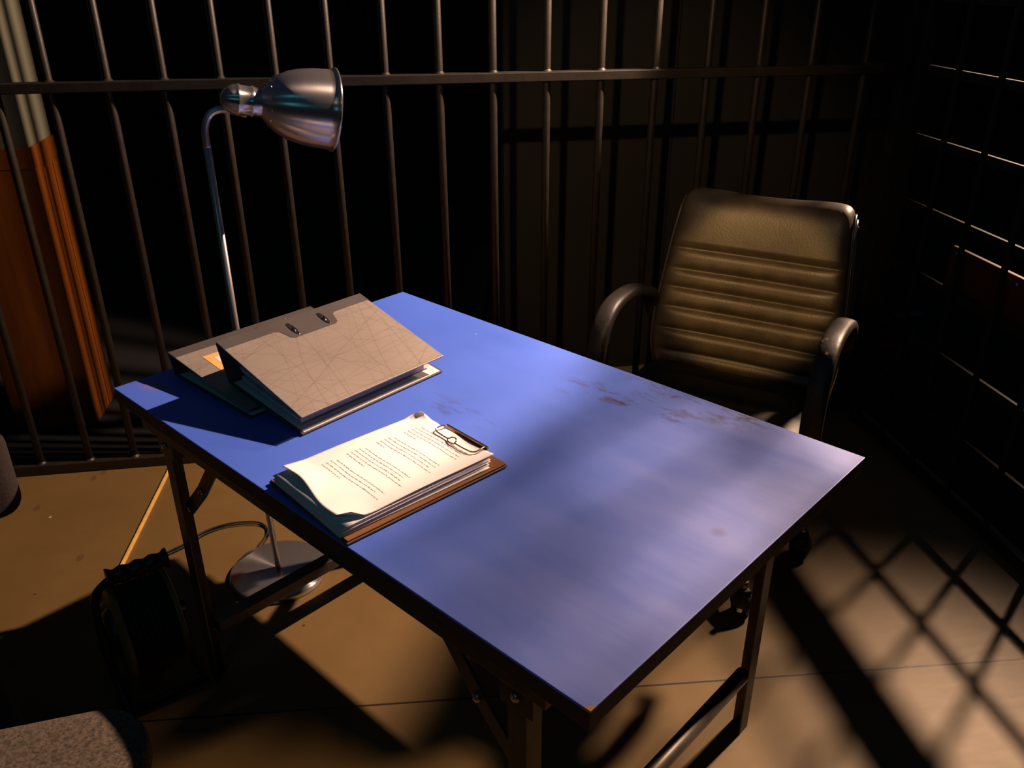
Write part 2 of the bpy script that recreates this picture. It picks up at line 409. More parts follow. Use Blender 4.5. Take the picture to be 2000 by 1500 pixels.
# plank fixed on the grid
pk = empty('wooden_plank', (1.725, 1.80, 0), 0, 'reddish brown wooden plank fixed lengthwise on the black grid partition', 'plank')
MB().box((.0, -.075, .697), (.014, 1.15, .15)).build('board', M['plank'], pk, bevel=.002)
for yy, zz in [(.47, .755), (.20, .75), (.16, .75), (.18, .635), (-.3, .75), (-.3, .64)]:
    MB().lathe([(.0001, -.004), (.004, -.003), (.005, 0)], 10, Matrix.Translation((-.0075, yy, zz)) @ Matrix.Rotation(PI / 2, 4, 'Y')).build('screw', M['bolt'], pk)

# little things beyond the bars
o = MB().box((1.0, 3.17, -.008), (.22, .07, .022)).build('lit_floor_patch', M['lit_floor'], bevel=.002); tag(o, 'pale slab standing in for lit floor against the black wall behind the office chair', 'board')  # added slab, its pale colour stands in for light falling on the floor
o = MB().box((2.05, 3.251, -.008), (.5, .003, .024)).build('tape_strip', M['red_tape']); tag(o, 'dim red tape strip low on the black wall right of the office chair', 'tape')
sh = empty('metal_shelf', (2.255, 3.21, -.02), 0, 'thin metal ledge in the dark corner beyond the partitions', 'ledge')
MB().box((0, 0, .178), (.13, .05, .006)).build('ledge', M['bolt'], sh, bevel=.001)
MB().box((0, .0, .087), (.012, .04, .174)).build('leg', M['grid_paint'], sh)

# pale strip on floor
st = MB().bar((-.777, 2.70, .004), (-.822, 1.94, .004), .008, .010).build('wood_strip', M['strip_wood'], bevel=.001)
tag(st, 'thin yellow wood strip lying on the floor left of the table leg', 'wood strip')

# ------------------------------------------------------------------ table
TC = (.122, 1.473, 0); TA = -.90575
L2, W2 = .641, .3993
tb = empty('folding_table', TC, TA, 'worn blue folding table with dark steel legs in the middle of the cell', 'table')
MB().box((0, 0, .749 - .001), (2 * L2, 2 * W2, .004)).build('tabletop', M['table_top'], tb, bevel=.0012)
e_ = MB().box((0, 0, .7305), (2 * L2 - .002, 2 * W2 - .002, .031)); e_.build('edge_board', M['table_edge'], tb, bevel=.002)
LX, LY = .498, .362
for su in (-1, 1):
    for sv in (-1, 1):
        # angle-iron leg: two webs
        l = MB(); x = su * LX; yv = sv * (LY - .005)
        l.box((x, yv + sv * .0155, .356), (.034, .004, .712)); l.box((x + su * .015, yv, .356), (.004, .034, .712))
        l.build('leg', M['steel_leg'], tb, bevel=.001)
        l = MB(); a = (su * .484, sv * (LY - .006), .495); b1 = (su * .405, sv * (LY - .006), .575); c_ = (su * .30, sv * (LY - .006), .705)
        l.bar(a, b1, .006, .030, (su, 0, -1)); l.bar(b1, c_, .006, .030, (su, 0, -1)); br = l.build('brace', M['steel_leg'], tb, bevel=.001)
        for p in (a, b1): MB().lathe([(.0001, .0065), (.006, .006), (.008, .003), (.008, 0)], 14, Matrix.Translation((p[0], p[1] + sv * .003, p[2])) @ Matrix.Rotation(-sv * PI / 2, 4, 'X')).build('bolt', M['bolt'], br)
        l = MB().box((su * LX, sv * (LY + .0125), .672), (.062, .003, .086)); l.box((su * LX - su * .029, sv * (LY - .01), .672), (.003, .045, .086))
        bk = l.build('hinge_bracket', M['steel_leg'], tb, bevel=.002)
        MB().lathe([(.0001, .0065), (.006, .006), (.008, .003), (.008, 0)], 14, Matrix.Translation((su * LX, sv * (LY + .0135), .655)) @ Matrix.Rotation(-sv * PI / 2, 4, 'X')).build('bolt', M['bolt'], bk)
    MB().box((su * LX, 0, .70), (.03, 2 * LY - .04, .028)).build('crossbar', M['steel_leg'], tb, bevel=.002)
    if su > 0: MB().tube([(su * LX, -LY + .012, .165), (su * LX, LY - .012, .165)], .0165, 20).build('stretcher', M['steel_dark'], tb)
    else: MB().box((su * (LX + .002), 0, .150), (.036, 2 * LY - .035, .030)).build('stretcher', M['steel_leg'], tb, bevel=.002)
for sv in (-1, 1):
    MB().box((0, sv * (W2 - .022), .699), (2 * L2 - .16, .022, .032)).build('side_rail', M['steel_leg'], tb, bevel=.002)
TM = Matrix.Translation(TC) @ Matrix.Rotation(TA, 4, 'Z')
def tpos(u, v, z): p = TM @ Vector((u, v, z)); return tuple(p)

# ------------------------------------------------------------------ lever-arch binders
def binder(name, origin, rz, SB, ST, TF, BF, v0, v1, label, front):
    """section points (u,z) relative to the table frame; extruded in v"""
    root = empty(name, tpos(origin[0], origin[1], origin[2]), TA + rz, label, 'binder', 'lever arch binders on the blue table')
    ox, oz = origin[0], origin[2]
    def q(p): return Vector((p[0] - ox, 0, p[1] - oz))
    SB, ST, TF, BF = q(SB), q(ST), q(TF), q(BF)
    y0, y1 = v0 - origin[1], v1 - origin[1]; t = .0035
    def slab(A, B, side, name, mat, ya=y0, yb=y1, tt=t, par=root, bev=.001, off=0.0):
        d = (B - A).normalized(); n_ = Vector((-d.z, 0, d.x)) * side
        P = [A + n_ * off, B + n_ * off, B + n_ * (off + tt), A + n_ * (off + tt)]
        m = MB(); m.add([(p.x, yy, p.z) for yy in (ya, yb) for p in P], [(0, 3, 2, 1), (4, 5, 6, 7), (0, 1, 5, 4), (1, 2, 6, 5), (2, 3, 7, 6), (3, 0, 4, 7)])
        return m.build(name, mat, par, bevel=bev)
    # boards go outward from the section polygon (bottom board up, so nothing dips into the table)
    bc = slab(SB, BF, 1, 'back_cover', M['cover_dark'])
    slab(SB + (BF - SB) * .03, BF - (BF - SB) * .012, 1, 'lining', M['lining_white'], y0 + .006, y1 - .006, .0006, bc, 0, t)
    sp = slab(SB, ST, 1, 'spine', M['cover_dark'])
    tc_ = slab(ST, TF, 1, 'front_cover', M['cover'])
    # charcoal strip along the spine edge on the cover, with lock cut-out tab
    D = TF - ST; LN = D.length; d = D.normalized(); n_ = Vector((-d.z, 0, d.x)); ym = (y0 + y1) / 2 + .0
    def on(s, yy, h=.0): p = ST + d * s + n_ * (t + h); return (p.x, yy, p.z)
    tb0, tb1 = ym - .005, ym + .125
    if front: tb0, tb1 = y0 + .132, y0 + .262
    pts = [(0, y0), (.030, y0), (.030, tb0 - .012), (.036, tb0 - .004), (.062, tb0 + .004), (.068, tb0 + .012), (.068, tb1 - .012), (.062, tb1 - .004), (.036, tb1 + .004), (.030, tb1 + .012), (.030, y1), (0, y1)]
    m = MB(); n = len(pts)
    m.add([on(a, b_, .0002) for a, b_ in pts] + [on(a, b_, .0007) for a, b_ in pts], [tuple(range(n)), tuple(range(n, 2 * n))[::-1]] + [(i, (i + 1) % n, n + (i + 1) % n, n + i) for i in range(n)])
    pl = m.build('spine_strip', M['cover_dark'], tc_)
    for yy in (tb0 + .025, tb1 - .025):
        ring = [on(.040 + .022 * math.cos(a), yy + .0055 * math.sin(a), .001) for a in [2 * PI * k / 28 for k in range(28)]]
        ri = MB().tube(ring, .0011, 8, closed=True).build('slot_ring', M['chrome'], tc_)
        sl = MB(); sl.add([on(.040 + .0215 * math.cos(a), yy + .005 * math.sin(a), .0009) for a in [2 * PI * k / 28 for k in range(28)]], [tuple(range(28))]); sl.build('slot_hole', M['black_plastic'], ri)
        MB().tube([on(.030, yy, -.004), on(.040, yy, .0022), on(.052, yy, .0010)], .0017, 8).build('lever_ring', M['chrome'], ri)
    # pages
    for k in range(3):
        a0, a1 = .10 + .0 * k, .90 - .02 * k
        h0, h1 = .10 + .22 * k, .08 + .26 * k
        P = []
        for (s, h) in ((a0, h0), (a1, h0 * .9), (a1 - .02, h1 + .16), (a0, h1 + .12)):
            lo = SB + (BF - SB) * s + Vector((0, 0, t + .002)); hi = ST + (TF - ST) * s - Vector((0, 0, .002)); P.append(lo + (hi - lo) * min(h, .92))
        m = MB(); ya, yb = y0 + .018 + .004 * k, y1 - .016 - .006 * k
        m.add([(p.x, yy, p.z) for yy in (ya, yb) for p in P], [(0, 3, 2, 1), (4, 5, 6, 7), (0, 1, 5, 4), (1, 2, 6, 5), (2, 3, 7, 6), (3, 0, 4, 7)])
        m.build('page_block', M['page_edges'], root)
    if not front:
        m = MB(); m.add([on(a, b_, .0006) for a, b_ in ((.062, y0 + .045), (.235, y0 + .045), (.235, y0 + .20), (.062, y0 + .20))], [(0, 1, 2, 3)])
        lb = m.build('cover_label', M['label_orange'], tc_); lb['label'] = 'orange bordered white label'
        m = MB(); m.add([on(a, b_, .0010) for a, b_ in ((.080, y0 + .062), (.217, y0 + .062), (.217, y0 + .185), (.080, y0 + .185))], [(0, 1, 2, 3)])
        m.build('label_field', M['label_white'], lb)
    return root
binder('lever_arch_binder', (-.315, -.06, .7505), .03, (-.418, .784), (-.445, .866), (-.174, .789), (-.178, .7515), -.252, .120,
       'larger grey marbled ring binder on top, leaning over the other binder', True)
binder('lever_arch_binder', (-.46, -.09, .7505), .012, (-.600, .7510), (-.616, .798), (-.318, .764), (-.308, .7510), -.280, .090,
       'flatter grey binder with orange-bordered label, half hidden underneath', False)

# ------------------------------------------------------------------ clipboard and sheets
cb = empty('clipboard', tpos(.055, -.223, .7505), TA - math.radians(4), 'brown hardboard clipboard with wire clip near the front table edge', 'clipboard')
MB().box((.002, 0, .003), (.243, .336, .0035)).build('board', M['clipboard'], cb, bevel=.0012)
MB().box((0.002, 0, .0068), (.239, .332, .003)).build('upper_board', M['clipboard'], cb, bevel=.0012)
CZ = .0085
clip = MB().box((.0285, .1535, CZ + .021), (.118, .005, .004)); clip.box((.0285, .1555, CZ + .011), (.110, .002, .020))
cp = clip.build('clip_bar', M['wire_brass'], cb, bevel=.001)
zt = CZ + .0225
wl = spline([(-.026, .150, zt), (-.030, .140, zt + .001), (-.029, .128, zt), (-.018, .1225, zt), (.012, .1215, zt), (.018, .1270, zt + .002), (.026, .1290, zt + .003), (.034, .1245, zt + .002), (.038, .1195, zt), (.074, .1205, zt), (.083, .127, zt), (.084, .140, zt + .001), (.081, .150, zt)], 5)
MB().tube(wl, .0015, 8).build('wire_loop', M['wire_brass'], cp)
MB().tube(spline([(.012, .1215, zt), (.020, .1165, zt - .001), (.028, .1155, zt - .001), (.038, .1195, zt)], 5), .0014, 8).build('wire_twist', M['wire_brass'], cp)
MB().tube([(.030, .157, CZ + .004), (.030, .168, CZ + .006)], .004, 10).build('hanging_tab', M['wire_brass'], cp)
CBM = Matrix.Translation(tpos(.055, -.223, .7505)) @ Matrix.Rotation(TA - math.radians(4), 4, 'Z')
NS = 7
rnd = random.Random(3)
for k in range(NS):
    top = k == NS - 1
    zz = CZ + .0016 + k * .0026
    dx, dy, dr = rnd.uniform(-.003, .003), rnd.uniform(-.002, .002), rnd.uniform(-.012, .012)
    if k == 0: dx, dy, dr = .004, -.004, -.02
    if top: dx = dy = dr = 0
    else: dy -= .010
    w, h = .212, .303
    ph = rnd.uniform(0, 6)
    def sheet(s, t_, k=k, zz=zz, top=top, ph=ph):
        x = (s - .5) * w; y_ = (t_ - .5) * h
        z = zz
        if top:
            z += .0026 + .0010 * math.sin(6 * x / .1 + 14 * y_) + .0012 * math.sin(23 * y_ + 2)
            # waved lower edge
            lo = max(0, (.17 - t_) / .17)
            z += lo * (.0035 + .0035 * math.sin(s * 7 + .4)); y_ += lo * .008 * (math.sin(s * 5.2 + .6) + .4)
            lf = max(0, (.12 - s) / .12) * max(0, (.5 - t_) / .5); z += .002 * lf; x -= 0.001 * lf
            # lower left corner lifts, upper left corner rolls over
            d = max(0, .16 - (s + (1 - t_) * 1.35)) / .16
            if d > 0:
                z += .011 * d; x += .014 * d * d; y_ -= .008 * d * d
            # lower right corner turned
            d = max(0, .13 - ((1 - s) + t_ * 1.2)) / .13
            if d > 0: z += .004 * d; x -= .012 * d; y_ += .016 * d
            # flattened under the clip
            c_ = math.exp(-((y_ - .145) / .02) ** 2) * (1 if -.05 < x < .1 else 0); z -= .0015 * c_
        else:
            z += .0004 * math.sin(20 * y_ + ph); 
            z += 0
        c, s_ = math.cos(dr), math.sin(dr)
        return (c * x - s_ * y_ + dx + .002, s_ * x + c * y_ + dy - .003, z)
    m = MB().grid(sheet, 40 if top else 10, 56 if top else 14)
    o = m.build('paper_sheet', M['paper'], None, solid=.0005 if top else .0015)
    o.matrix_world = CBM
    if top:
        tag(o, 'topmost typed page on the clipboard, curled at its corners', 'paper', 'sheets held on the clipboard')
        # typed lines: short word dashes laid on the page
        tm = MB()
        paras = [(.116, 5, -.065, .097), (.055, 5, -.066, .095), (-.007, 5, -.067, .094), (-.066, 4, -.068, .090)]
        for (ys, nl, xa, xb) in paras:
            for i in range(nl):
                yy = ys - i * .0088; x = xa + (0 if i else .006)
                xe = xb - rnd.uniform(0, .03) if i < nl - 1 else xa + rnd.uniform(.02, .06)
                while x < xe:
                    wl_ = rnd.uniform(.003, .012); x2 = min(x + wl_, xe)
                    s0 = (x - .002) / w + .5; s1 = (x2 - .002) / w + .5; tt = (yy + .003) / h + .5
                    n_ = max(1, int((x2 - x) / .0016))
                    for q_ in range(n_):
                        a = s0 + (s1 - s0) * q_ / n_; b_ = a + (s1 - s0) / n_ * .78; hh = rnd.choice((.0014, .0016, .0022)) / h
                        P = [sheet(a, tt), sheet(b_, tt), sheet(b_, tt + hh), sheet(a, tt + hh)]
                        tm.add([(p[0], p[1], p[2] + .0005) for p in P], [(0, 1, 2, 3)])
                    x = x2 + .0018
        tm.build('printed_text', M['ink'], o)
    else:
        tag(o, 'white sheet in the stack beneath the typed top page', 'paper', 'sheets held on the clipboard')

# ------------------------------------------------------------------ floor lamp
LB = Vector((-.361, 2.020, 0))
lp = empty('floor_lamp', LB, 0, 'brushed steel floor lamp with bell shade standing behind the table', 'lamp')
MB().lathe([(.0001, .021), (.012, .021), (.129, .019), (.1325, .0175), (.1335, .014), (.1335, .002), (.131, 0), (.0001, 0)], 96).build('base', M['brushed_disc'], lp)
top = Vector((-.372, 2.012, 1.19)) - LB
MB().tube([Vector((0, 0, .018)), top * .5 + Vector((-.006, 0, .0)), top], .0085, 16).build('pole', M['satin'], lp)
gn = spline([top, top + Vector((.001, 0, .035)), top + Vector((.012, .002, .065)), top + Vector((.035, .006, .078)), top + Vector((.062, .010, .074)), top + Vector((.092, .014, .066))], 8)
gr = []
for i, p in enumerate(gn): gr.append(.0085 if i < 8 else .0078 + .0006 * (i % 2))
MB().tube(gn, gr, 14).build('gooseneck', M['satin'], lp)
# head: local z = axis pointing out of the opening
az, el = math.radians(14), math.radians(-9.5)
ax = Vector((math.cos(az) * math.cos(el), math.sin(az) * math.cos(el), math.sin(el)))
o0 = Vector((-.327, 2.010, 1.293)) - LB
R3 = ax.to_track_quat('Z', 'Y').to_matrix().to_4x4()
head = bpy.data.objects.new('lamp_head', None)
HM = Matrix.Translation(o0) @ R3
def hobj(mb, name, mat, **k):
    o = mb.build(name, mat, lp, **k); o.matrix_local = HM; return o
sk = hobj(MB().lathe([(.0001, -.002), (.010, -.001), (.020, .005), (.027, .013), (.0315, .024), (.033, .031), (.0345, .033), (.0345, .036), (.0325, .038), (.0315, .060), (.0335, .063), (.0335, .066), (.031, .068), (.0305, .084)], 64), 'socket_cup', M['brushed_cone'])
prof = [(.0300, .083), (.0345, .088), (.048, .100), (.062, .117), (.0735, .140), (.0805, .165), (.0850, .192), (.0870, .222), (.0875, .236), (.0885, .2365), (.0900, .239), (.0925, .2405), (.0925, .2440), (.0895, .2455), (.0868, .2400)]
pin = [(r - .0016, z) for r, z in reversed(prof[:9])]
sd = hobj(MB().lathe(prof + pin, 96), 'lamp_shade', M['brushed_cone'])
vh = MB()
for k in range(12):
    a = 2 * PI * (k + .3) / 12; vh.lathe([(.0001, .0), (.0022, .0004), (.0030, 0)], 10, Matrix.Rotation(a, 4, 'Z') @ Matrix.Translation((.0505, 0, .1015)) @ Matrix.Rotation(math.radians(50), 4, 'Y'))
v_ = vh.build('vent_hole', M['wire_brass'], sd)
hobj(MB().lathe([(.0001, .145), (.012, .143), (.022, .132), (.024, .118), (.018, .100), (.013, .09)], 32), 'bulb', M['shade_inside'])
cbp = [(-.507, 2.015, .012), (-.488, 2.060, .012), (-.455, 2.095, .026), (-.436, 2.125, .012), (-.430, 2.160, .006), (-.413, 2.215, .006), (-.425, 2.258, .006), (-.46, 2.281, .006), (-.534, 2.284, .006), (-.60, 2.255, .006), (-.65, 2.20, .006), (-.714, 2.144, .006), (-.74, 2.06, .006)]
cbl = [Vector(p) - LB for p in cbp]
cbl = [Vector((-.118, .03, .012))] + cbl[1:]
cb_ = MB().tube(spline(cbl, 8), .0028, 8).build('cable_and_shadow', M['rubber'], lp)
shadow_strand = [Vector((x + .006, y_ - .012, z)) - LB for x, y_, z in cbp[3:]]
MB().tube(spline(shadow_strand, 8), .0020, 8).build('cable_and_shadow', M['rubber'], lp)  # thin second strand stands in for the cable's shadow on the floor

# ------------------------------------------------------------------ office chair
CA = math.atan2(-.61, .79)   # local +x = towards the grid side, local -y = facing the table
ch = empty('office_chair', (.86, 1.95, 0), CA, 'black ribbed leather office chair with worn armrests behind the table', 'chair')
# local: x = r, y = b (back), z
bp = [(.245, .42), (.222, .46), (.208, .51), (.208, .56), (.222, .64), (.245, .72), (.263, .80), (.283, .87), (.300, .915), (.316, .932), (.334, .928)]
bs = spline([(0, b, z) for b, z in bp], 12)
lens = [0]
for a, b_ in zip(bs[:-1], bs[1:]): lens.append(lens[-1] + (b_ - a).length)
TLn = lens[-1]
def back_at(t_):
    s = t_ * TLn; i = 0
    while i < len(lens) - 2 and lens[i + 1] < s: i += 1
    f = (s - lens[i]) / max(1e-9, lens[i + 1] - lens[i]); p = bs[i].lerp(bs[i + 1], f); d = (bs[i + 1] - bs[i]).normalized()
    return p, Vector((0, -d.z, d.y))   # normal facing forward (-y)
gro = [0, .10, .21, .32, .43, .53, .63, .735, 1.0]
def half_w(t_): return .262 - .034 * max(0, (t_ - .35) / .65) ** 1.3 - .02 * max(0, (.25 - t_) / .25)
def puff(t_):
    for a, b_ in zip(gro[:-1], gro[1:]):
        if a <= t_ <= b_:
            f = (t_ - a) / (b_ - a); k = (1 - abs(2 * f - 1) ** 3.2)
            if b_ == 1.0: k = min(1, (f / .12)) ** .5 if f < .12 else 1 - max(0, f - .8) * .3
            return k
    return 0
def back_front(s, t_):
    p, n_ = back_at(t_); x = (2 * s - 1)
    e = (1 - abs(x) ** 26)
    d = .020 * e + .019 * puff(t_) * (1 - abs(x) ** 5) - .010 * (1 - x * x) * 0
    curve = .018 * x * x   # wraps forward at the sides
    q_ = p + n_ * (d + curve)
    return (x * half_w(t_), q_.y, q_.z)
def back_rear(s, t_):
    p, n_ = back_at(t_); x = (2 * s - 1); q_ = p + n_ * (-.016 * (1 - abs(x) ** 26) + .018 * x * x)
    return (x * half_w(t_), q_.y, q_.z)
m = MB().grid(back_front, 72, 150); m.grid(back_rear, 72, 150, flip=True)
bk = m.build('backrest', M['leather'], ch)
for sx in (0, 1):
    pts = [back_front(sx, t_ / 30) for t_ in range(31)]
    MB().tube([Vector(p) + Vector(((2 * sx - 1) * .002, 0, 0)) for p in pts], .0042, 8).build('piping', M['piping'], bk)
    MB().tube([Vector(back_rear(sx, t_ / 20)) + Vector(((2 * sx - 1) * .004, .012, 0)) for t_ in range(0, 20)], .0075, 10).build('side_frame', M['chrome'], ch)
MB().lathe([(.0001, .012), (.005, .011), (.007, .006), (.007, 0)], 12, Matrix.Translation((.232, .325, .915)) @ Matrix.Rotation(PI / 2, 4, 'Y')).build('bolt', M['bolt'], bk)
# seat
sp_ = spline([(0, .225, .455), (0, .17, .466), (0, .10, .474), (0, .0, .478), (0, -.12, .482), (0, -.20, .478), (0, -.25, .455), (0, -.268, .415)], 10)
sg = [0, .14, .30, .46, .62, .78, 1.0]
def seat_f(top_):
    def fn(s, t_):
        i = min(int(t_ * (len(sp_) - 1)), len(sp_) - 2); f = t_ * (len(sp_) - 1) - i; p = sp_[i].lerp(sp_[i + 1], f)
        d = (sp_[i + 1] - sp_[i]).normalized(); n_ = Vector((0, d.z, -d.y)); 
        if n_.z < 0: n_ = -n_
        x = 2 * s - 1; k = 0
        for a, b_ in zip(sg[:-1], sg[1:]):
            if a <= t_ <= b_: k = 1 - abs(2 * (t_ - a) / (b_ - a) - 1) ** 3
        h = (.022 + .012 * k * (1 - abs(x) ** 5)) if top_ else -.020
        e = (1 - abs(x) ** 9)
        q_ = p + n_ * (h * e + .014 * x * x)
        return (x * .254, q_.y, q_.z)
    return fn
m = MB().grid(seat_f(True), 36, 90); m.grid(seat_f(False), 36, 90, flip=True)
m.build('seat', M['seat_leather'], ch)
# armrests
for sx in (-1, 1):
    X_ = sx * .276
    prof_ = [(X_, .235, .600), (X_, .215, .650), (X_, .165, .700), (X_, .07, .736), (X_, -.03, .750), (X_, -.11, .744), (X_, -.165, .710), (X_, -.195, .650), (X_, -.200, .580), (X_, -.185, .51), (X_, -.15, .45), (X_, -.10, .415)]
    pts = spline(prof_, 6)
    # flat padded section: swept rounded rectangle
    def sweep(pts, hw, ht):
        mb = MB(); n_ = 16; rings = []
        for i, p in enumerate(pts):
            d = (pts[min(i + 1, len(pts) - 1)] - pts[max(i - 1, 0)]).normalized(); xa = Vector((1, 0, 0)); na = d.cross(xa).normalized()
            taper = min(1, .55 + i / 8, .55 + (len(pts) - 1 - i) / 8)
            for k in range(n_):
                a = 2 * PI * k / n_; ca, sa = math.cos(a), math.sin(a)
                rings.append(p + xa * (abs(ca) ** .7 * (1 if ca > 0 else -1)) * hw * taper + na * (abs(sa) ** .7 * (1 if sa > 0 else -1)) * ht * taper)
        m_ = len(pts); fs = [(i * n_ + k, i * n_ + (k + 1) % n_, (i + 1) * n_ + (k + 1) % n_, (i + 1) * n_ + k) for i in range(m_ - 1) for k in range(n_)]
        fs2 = [tuple(reversed(range(n_))), tuple((m_ - 1) * n_ + k for k in range(n_))]
        mb.add(rings, fs + fs2, True); return mb
    ar = sweep(pts, .026, .0165).build('armrest', M['armpad'], ch)
    MB().tube([(X_ - sx * .03, .245, .615), (X_ + sx * .02, .245, .615)], .009, 14).build('arm_bolt', M['bolt'], ar)
    MB().bar((sx * .24, -.10, .40), (X_ + sx * .005, -.10, .40), .03, .012).build('arm_bracket', M['black_plastic'], ar, bevel=.002)
# mechanism, column and star base
MB().box((0, 0, .375), (.20, .22, .045)).build('tilt_mechanism', M['black_plastic'], ch, bevel=.008)
MB().tube([(0, 0, .10), (0, 0, .36)], .024, 20).build('gas_column', M['black_plastic'], ch)
MB().lathe([(.0001, .115), (.035, .113), (.045, .10), (.045, .06), (.03, .055), (.0001, .055)], 24).build('base_hub', M['black_plastic'], ch)
for k in range(5):
    a = math.radians(22 + 72 * k) 
    c, s_ = math.cos(a), math.sin(a)
    sg_ = MB(); n_ = 10; prev = None; vs = []
    for i in range(9):
        f = i / 8; r_ = .03 + .27 * f; w2 = .030 * (1 - .45 * f); zt_ = .112 - .022 * f - (.012 * f * f); zb = .066 + .004 * f
        for (dx_, zz_) in ((-w2, zb), (w2, zb), (w2, zt_ - .01), (w2 * .5, zt_), (-w2 * .5, zt_), (-w2, zt_ - .01)): vs.append((c * r_ - s_ * dx_, s_ * r_ + c * dx_, zz_))
    fs = [(i * 6 + j, i * 6 + (j + 1) % 6, (i + 1) * 6 + (j + 1) % 6, (i + 1) * 6 + j) for i in range(8) for j in range(6)] + [tuple(range(6))[::-1], tuple(48 + j for j in range(6))]
    sg_.add(vs, fs); lg = sg_.build('base_arm', M['black_plastic'], ch, bevel=.003)
    cx, cy = c * .285, s_ * .285
    ca = a + 1.1 + k * .7; RM = Matrix.Translation((cx, cy, .030)) @ Matrix.Rotation(ca, 4, 'Z') @ Matrix.Rotation(PI / 2, 4, 'Y')
    for off in (-.016, .016):
        MB().lathe([(.0001, -.009), (.020, -.009), (.028, -.006), (.030, 0), (.028, .006), (.020, .009), (.0001, .009)], 24, RM @ Matrix.Translation((0, 0, off))).build('caster_wheel', M['black_plastic'], lg)
    MB().lathe([(.0001, .036), (.012, .035), (.026, .024), (.033, .008), (.034, 0)], 20, Matrix.Translation((cx, cy, .034))).build('caster_hood', M['piping'], lg)
    MB().tube([(cx, cy, .06), (cx, cy, .10)], .008, 10).build('caster_stem', M['bolt'], lg)

# ------------------------------------------------------------------ cable reel
rl = empty('cable_reel', (-.625, 1.70, 0), math.radians(27), 'black and yellow cable reel with grip handle on the floor under the left table end', 'cable reel')
RC = .150
def disc(x0, r, dish, name, mat):
    Mx = Matrix.Translation((x0, 0, RC)) @ Matrix.Rotation(PI / 2, 4, 'Y')
    return MB().lathe([(.030, 0), (.06, .004 * dish), (r - .03, .006 * dish), (r - .012, .002 * dish), (r - .004, 0), (r, .004), (r, .010), (r - .005, .013), (r - .02, .011), (.03, .011)], 56, Mx).build(name, mat, rl)
disc(-.066, .122, -1, 'flange', M['reel_yellow']); disc(.052, .122, 1, 'flange', M['reel_yellow'])
cm = MB(); hx = []
for k in range(9 * 28 + 1):
    a = 2 * PI * k / 28; x_ = -.048 + .0118 * k / 28; hx.append((x_ if x_ < .048 else .048, .098 * math.cos(a), RC + .098 * math.sin(a)))
cm.tube(hx, .0062, 8); cm.lathe([(.088, -.05), (.088, .052)], 40, Matrix.Translation((0, 0, RC)) @ Matrix.Rotation(PI / 2, 4, 'Y'))
cm.build('wound_cable', M['rubber'], rl)
MB().tube([(-.10, 0, RC), (.09, 0, RC)], .016, 18).build('axle', M['black_plastic'], rl)
MB().lathe([(.0001, -.022), (.05, -.02), (.058, -.006), (.058, 0)], 36, Matrix.Translation((-.068, 0, RC)) @ Matrix.Rotation(PI / 2, 4, 'Y')).build('socket_panel', M['black_plastic'], rl)
fr = spline([(-.095, -.12, .012), (-.098, -.05, .06), (-.100, -.01, RC), (-.098, .0, .22), (-.090, .0, .268), (-.062, 0, .292), (-.045, 0, .296)], 8)
MB().tube(fr, .0095, 12).build('frame_tube', M['black_plastic'], rl)
MB().tube([(-.095, -.12, .012), (-.095, .11, .012), (.08, .11, .012), (.08, -.12, .012), (-.095, -.12, .012)], .0095, 12).build('foot_frame', M['black_plastic'], rl)
MB().tube(spline([(.08, .11, .012), (.085, .04, .08), (.085, 0, RC)], 6), .0085, 10).build('frame_tube', M['black_plastic'], rl)
MB().tube(spline([(-.095, .11, .012), (-.1, .05, .08), (-.100, 0, RC)], 6), .0085, 10).build('frame_tube', M['black_plastic'], rl)
gp = []; grr = []
for k in range(25):
    f = k / 24; gp.append((-.060 + .135 * f, 0, .300)); grr.append(.0195 + .0022 * math.cos(f * 8 * PI) + (.003 if f < .06 or f > .94 else 0))
MB().tube(gp, grr, 16).build('grip', M['black_plastic'], rl)

# ------------------------------------------------------------------ grey fabric chair, lower left
gc = empty('fabric_chair', (-.612, .835, .0), .12, 'speckled grey fabric chair seat at the lower left corner', 'chair')
def rrect(hx, hy, r, n=8):
    P = []
    for cx, cy, a0 in ((hx - r, hy - r, 0), (-hx + r, hy - r, PI / 2), (-hx + r, -hy + r, PI), (hx - r, -hy + r, 1.5 * PI)):
        for k in range(n + 1): a = a0 + PI / 2 * k / n; P.append((cx + r * math.cos(a), cy + r * math.sin(a)))
    return P
m = MB(); base = rrect(.225, .215, .085); n = len(base); vs = []
lay = [(.90, .400), (.97, .405), (1.0, .42), (1.0, .445), (.985, .457), (.95, .464), (.85, .468), (.6, .470), (.25, .470)]
for sc_, z in lay: vs += [(x * sc_, y_ * sc_, z + .052) for x, y_ in base]
fs = [(i * n + k, i * n + (k + 1) % n, (i + 1) * n + (k + 1) % n, (i + 1) * n + k) for i in range(len(lay) - 1) for k in range(n)]
fs += [tuple(range(n))[::-1], tuple((len(lay) - 1) * n + k for k in range(n))]
m.add(vs, fs, True); m.build('seat', M['grey_fabric'], gc)
for sx in (-1, 1):
    for sy in (-1, 1): MB().tube([(sx * .17, sy * .16, .455), (sx * .20, sy * .19, 0.0)], .011, 12).build('leg', M['steel_leg'], gc)
